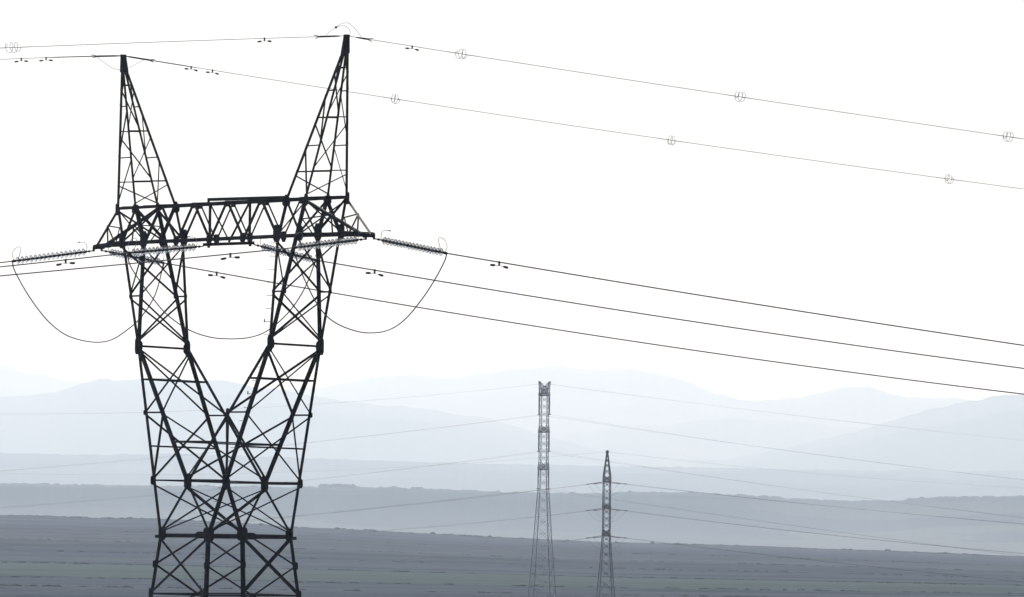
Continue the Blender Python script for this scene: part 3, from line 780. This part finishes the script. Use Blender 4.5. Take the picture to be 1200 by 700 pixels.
loop(PR, VD, [(382, 41.5), (388, 36), (394, 32), (400, 28), (408, 27), (412, 30), (418, 36), (423, 43)], 'tall thin jumper arched over the right horn tip')
loop(PR, VD, [(394, 32), (399, 30.5), (405, 31), (409, 34), (411, 40)], 'short thin jumper arched inside the tall one at the right horn tip')
mb = MB(); p = on_plane(393.7, 32.2, PR, VD); mb.lathe([(0, -.04), (.03, -.03), (.042, 0), (.03, .03), (0, .04)], p, V, 10)
tag(mb.build('jumper_clamp', PLATE, smooth=True), 'small dark clamp on the arched jumper above the right horn', 'clamp')

# ---------------------------------------------------------------- far towers
def far_tower(px, dist, phi, name, label, base_py, prof, decks, top, legw, brw, M_, panels, arm_len, spire):
    k = dist / FOC                                       # metres per picture unit at that distance
    r0 = ray(px, 560); pos = r0 * (dist / r0.y)
    zof = lambda py: ray(px, py).z * (dist / ray(px, py).y)
    zb = float(height(np.array([math.hypot(pos.x, pos.y)]), np.array([math.atan2(pos.x, pos.y)]))[0])
    root = empty(name, (pos.x, pos.y, zb), phi); tag(root, label, 'transmission tower')
    ys = [p[0] for p in prof]; hs = [p[1] for p in prof]
    def half(py): return float(np.interp(py, ys, hs)) * k
    pyb = base_py
    while zof(pyb) > zb: pyb += .5
    def N(sx, sy, py): h_ = half(py); return Vector((sx * h_, sy * h_, zof(py) - zb))
    t0 = prof[0][0]
    for sx in (-1, 1):
        for sy in (-1, 1):
            mb = MB()
            for a, b in zip(ys[:-1], ys[1:]): mb.angle(N(sx, sy, b), N(sx, sy, a), legw, XU * -sx, XV * -sy, t=legw * .2)
            mb.angle(N(sx, sy, pyb + 2), N(sx, sy, ys[-1]), legw, XU * -sx, XV * -sy, t=legw * .2)
            mb.build('leg', M_, root)
    mb = MB(); pl = list(panels) 
    while pl[-1] < pyb - 12: pl.append(pl[-1] + min((pl[-1] - pl[-2]) * 1.12, 14))
    for i, (a, b) in enumerate(zip(pl[:-1], pl[1:])):
        for sg in (-1, 1):
            for d_ in (-1, 1):
                bw = brw * (1.5 if any(abs(b - dk[1]) < 1.5 for dk in decks) else 1)
                brace_v(mb, N(-d_, sg, a), N(d_, sg, b), bw, sg); brace_u(mb, N(sg, -d_, a), N(sg, d_, b), bw, sg)
        for sg in (-1, 1):
            c = (N(-1, sg, a) + N(1, sg, b)) / 2
            c2 = (N(sg, -1, a) + N(sg, 1, b)) / 2
            mb.plate(c, XU, XZ, brw * 3.5, brw * 3.5, brw * .5); mb.plate(c2, XV, XZ, brw * 3.5, brw * 3.5, brw * .5)
    mb.build('lattice_bracing', M_, root)
    tips = []
    for (pa, pb, wide, al) in decks:                      # crossarms pointing to and away from the camera
        for sy in (-1, 1):
            mb = MB(); tipz = zof(pb) - zb; tp = Vector((0, sy * al, tipz))
            for sx in (-1, 1):
                rb = Vector((sx * wide * k, sy * half(pb) * .9, zof(pb) - zb)); rt = Vector((sx * half(pa), sy * half(pa), zof(pa) - zb))
                mb.angle(rb, tp + XU * sx * .12, legw * .85, XU * -sx, XZ, t=legw * .2); mb.angle(rt, tp + XU * sx * .12 + XZ * .1, legw * .6, XU * -sx, XZ, t=legw * .15)
                for q in (.25, .5, .75):
                    mb.bar(lerp(rb, tp, q), lerp(rt, tp, q), brw); mb.bar(lerp(rb, tp, q - .25), lerp(rt, tp, q), brw)
            for q in (0, .25, .5, .75):
                A = lerp(Vector((-wide * k, sy * half(pb) * .9, tipz)), tp, q); B = lerp(Vector((wide * k, sy * half(pb) * .9, tipz)), tp, q); mb.bar(A, B, brw * 1.6, brw * 2)
                A2 = lerp(Vector((-half(pa), sy * half(pa), zof(pa) - zb)), tp, q); B2 = lerp(Vector((half(pa), sy * half(pa), zof(pa) - zb)), tp, q)
                mb.bar(A2, B, brw); mb.bar(B2, A, brw)
            mb.build('crossarm', M_, root); tips.append((pb, sy, root, tp))
    mb = MB()
    spire(mb, N, zof, zb, k, half)
    mb.build('tower_top', M_, root)
    return root, pos, zb, k, zof, tips
def world(root_pos, zb, phi, p): c, s_ = math.cos(phi), math.sin(phi); return Vector((root_pos.x + c * p.x - s_ * p.y, root_pos.y + s_ * p.x + c * p.y, zb + p.z))

PH1 = R(14)
def ears(mb, N, zof, zb, k, half):
    for sx in (-1, 1):
        for sy in (-1, 1):
            a = N(sx, sy, 464); e = Vector((sx * 6.6 * k, sy * 3.6 * k, zof(447.5) - zb)); mb.angle(a, e, .16, XU * -sx, XV * -sy, t=.03)
            c = Vector((sx * 1.0 * k, sy * 4 * k, zof(453) - zb)); mb.bar(e, c, .10); mb.bar(N(-sx, sy, 464), c, .08); mb.bar(lerp(a, e, .45), c, .09); mb.bar(a, Vector((0, sy * 4 * k, zof(456) - zb)), .08)
        mb.bar(Vector((sx * 6.6 * k, -3.6 * k, zof(447.5) - zb)), Vector((sx * 6.6 * k, 3.6 * k, zof(447.5) - zb)), .1)
    for sy in (-1, 1):
        mb.bar(Vector((-6 * k, sy * 5 * k, zof(456) - zb)), Vector((6 * k, sy * 5 * k, zof(456) - zb)), .12)
        mb.bar(Vector((-6 * k, sy * 5 * k, zof(461) - zb)), Vector((6 * k, sy * 5 * k, zof(461) - zb)), .12)
        mb.bar(Vector((-1.2 * k, sy * 4 * k, zof(453) - zb)), Vector((1.2 * k, sy * 4 * k, zof(453) - zb)), .1)
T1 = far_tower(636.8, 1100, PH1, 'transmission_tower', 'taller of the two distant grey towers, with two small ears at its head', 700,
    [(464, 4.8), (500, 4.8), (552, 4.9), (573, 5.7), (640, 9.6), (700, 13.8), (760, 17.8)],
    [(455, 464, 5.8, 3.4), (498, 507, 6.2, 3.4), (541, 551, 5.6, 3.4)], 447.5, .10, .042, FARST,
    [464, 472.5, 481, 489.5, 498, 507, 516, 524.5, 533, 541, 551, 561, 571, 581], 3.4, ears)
PH2 = R(9.8)
def spire2(mb, N, zof, zb, k, half):
    top = Vector((0, 0, zof(530) - zb))
    for sx in (-1, 1):
        for sy in (-1, 1): mb.angle(N(sx, sy, 557), top + Vector((sx * .12, sy * .12, 0)), .13, XU * -sx, XV * -sy, t=.025)
    for q, q2 in ((0, .28), (.28, .52), (.52, .72), (.72, .86)):
        for sx in (-1, 1):
            for sy in (-1, 1):
                a = lerp(N(sx, sy, 557), top, q)
                mb.bar(a, lerp(N(-sx, sy, 557), top, q2), .045); mb.bar(a, lerp(N(sx, -sy, 557), top, q2), .045)
    mb.bar(top - XZ * .1, top + XZ * .25, .3, .3); mb.bar(top - XU * .25, top + XU * .25, .15)
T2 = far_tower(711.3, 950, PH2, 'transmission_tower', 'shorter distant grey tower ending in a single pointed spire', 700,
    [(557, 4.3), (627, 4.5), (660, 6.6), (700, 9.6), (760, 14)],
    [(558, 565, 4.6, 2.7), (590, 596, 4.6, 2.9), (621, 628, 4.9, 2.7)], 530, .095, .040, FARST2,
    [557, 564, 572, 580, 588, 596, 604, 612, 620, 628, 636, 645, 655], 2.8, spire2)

FD = mat('far_insulator_brown', (.10, .085, .075), .5, 0, .3, 4)
# the taller tower: suspension strings and one continuous wire each side of every crossarm tip
lev = {464: 'top', 507: 'middle', 551: 'bottom'}
samp1 = {464: ([(500, 502.5), (362, 519), (172, 538), (0, 552)], [(700, 494.5), (765.7, 505), (938.5, 531.5), (1198, 562)]),
         507: ([(500, 545.5), (356, 563.5), (168, 582), (0, 595)], [(720, 541), (797, 553), (938.5, 575), (1198, 606.5)]),
         551: ([(500, 589), (365, 603), (168, 620), (0, 633)], [(734, 587), (938.5, 617.5), (975, 623), (1200, 652)])}
root, pos, zb, k, zof, tips = T1
D1 = Vector((math.cos(PH1), math.sin(PH1), 0))
FWR = .0088
for pb, sy, rt, tp in tips:
    a = world(pos, zb, PH1, tp); drop = 22 * k
    wh = 'nearer' if sy < 0 else 'farther'
    st = empty('insulator_string', a); tag(st, 'hanging string on the %s %s arm of the taller distant tower' % (wh, lev[pb]), 'insulator', 'hanging insulators of the taller distant tower')
    mb = MB(); mb.lathe([(0, 0), (.03, 0)] + [(.10 if i % 2 else .035, -.15 - (drop - .3) * i / 26) for i in range(27)] + [(.03, -drop + .1), (0, -drop + .1)], (0, 0, 0), XZ, 8); mb.build('disc_stack', FD, st)
    mb = MB(); mb.bar(Vector((-.22, 0, -drop)), Vector((.22, 0, -drop)), .09, .12); mb.build('suspension_clamp', PLATE, st)
    P0 = a - XZ * drop
    off = (-.25 if sy < 0 else .25)
    fl = zfit(P0, -D1, [(x, y + off * 1.4) for x, y in samp1[pb][0]]); fr = zfit(P0, D1, [(x, y + off) for x, y in samp1[pb][1]])
    mb = MB(); mb.tube([fl(120 * i / 40) for i in range(40, 0, -1)] + [fr(110 * i / 40) for i in range(41)], FWR, 5)
    tag(mb.build('conductor', WIRE, smooth=True), 'faint wire over the %s %s arm of the taller distant tower' % (wh, lev[pb]), 'power line', 'wires of the taller distant tower')
for sy, wh in ((-1, 'nearer'), (1, 'farther')):
    P0 = world(pos, zb, PH1, Vector((0, sy * .5, zof(449.5) - zb)))
    fl = zfit(P0, -D1, [(600, 453.5), (510, 463), (300, 478)]); fr = zfit(P0, D1, [(700, 457.5), (844, 476.3), (938, 488), (1198, 516)])
    mb = MB(); mb.tube([fl(90 * i / 40) for i in range(40, 0, -1)] + [fr(110 * i / 40) for i in range(41)], .008, 5)
    tag(mb.build('earth_wire', EWIRE, smooth=True), 'hair-thin %s earth wire over the ears of the taller distant tower' % wh, 'earth wire', 'earth wires of the taller distant tower')
# the spired tower: tension strings with jumper loops
lev2 = {565: 'top', 596: 'middle', 628: 'bottom'}
samp2 = {565: ([(687, 567), (646, 573), (560, 583.5), (400, 600)], [(737, 567.3), (830, 578), (938.5, 590.5), (1198, 614)]),
         596: ([(682, 600), (646, 604), (528, 615.5), (370, 627)], [(737, 600), (830, 611.5), (938.5, 623), (1087, 638.5), (1200, 649)]),
         628: ([(681, 632), (640, 637), (500, 652)], [(766, 635), (900, 650.5), (1025, 664.5), (1200, 682)])}
root, pos, zb, k, zof, tips = T2
D2 = Vector((math.cos(PH2), math.sin(PH2), 0))
for pb, sy, rt, tp in tips:
    a = world(pos, zb, PH2, tp); wh = 'nearer' if sy < 0 else 'farther'; pend = []
    off = -.15 if sy < 0 else .15
    for sd_, wd, sm in ((-1, 'left', samp2[pb][0]), (1, 'right', samp2[pb][1])):
        d = D2 * sd_; f = zfit(a, d, [(x, y + off) for x, y in sm]); L = 2.1
        st = empty('insulator_string', a); tag(st, 'dark string reaching %s from the %s %s arm of the spired distant tower' % (wd, wh, lev2[pb]), 'insulator', 'tension insulators of the spired distant tower')
        mb = MB(); ax = (f(L) - a).normalized()
        mb.lathe([(0, .1)] + [(.06 if i % 2 else .028, .25 + (L - .45) * i / 20) for i in range(21)] + [(.02, L - .1), (0, L - .1)], (0, 0, 0), ax, 8); mb.build('disc_stack', FD, st)
        mb = MB(); mb.tube([ax * (L - .2), ax * (L + .25)], .05, 6); mb.build('dead_end_clamp', PLATE, st)
        mb = MB(); LL = 120 if sd_ < 0 else 95
        mb.tube([f(L + (LL - L) * i / 50) for i in range(51)], .0125, 5)
        tag(mb.build('conductor', WIRE, smooth=True), 'faint wire running %s from the %s %s arm of the spired distant tower' % (wd, wh, lev2[pb]), 'power line', 'wires of the spired distant tower')
        pend.append(f(L))
    n = 24; pts = [lerp(pend[0], pend[1], i / n) - XZ * (1.55 * (1 - (2 * i / n - 1) ** 2) + 0) for i in range(n + 1)]
    mb = MB(); mb.tube(pts, .011, 5); tag(mb.build('jumper_loop', WIRE, smooth=True), 'small drooping loop under the %s %s arm of the spired distant tower' % (wh, lev2[pb]), 'jumper cable', 'jumper loops of the spired distant tower')
P0 = world(pos, zb, PH2, Vector((0, 0, zof(529.5) - zb)))
fl = zfit(P0, -D2, [(684, 532), (640, 536), (500, 546)]); fr = zfit(P0, D2, [(830, 544), (940, 553), (1200, 572)])
mb = MB(); mb.tube([fl(100 * i / 40) for i in range(40, 0, -1)] + [fr(100 * i / 40) for i in range(41)], .010, 5)
tag(mb.build('earth_wire', EWIRE, smooth=True), 'hair-thin earth wire over the spire of the shorter distant tower', 'earth wire')
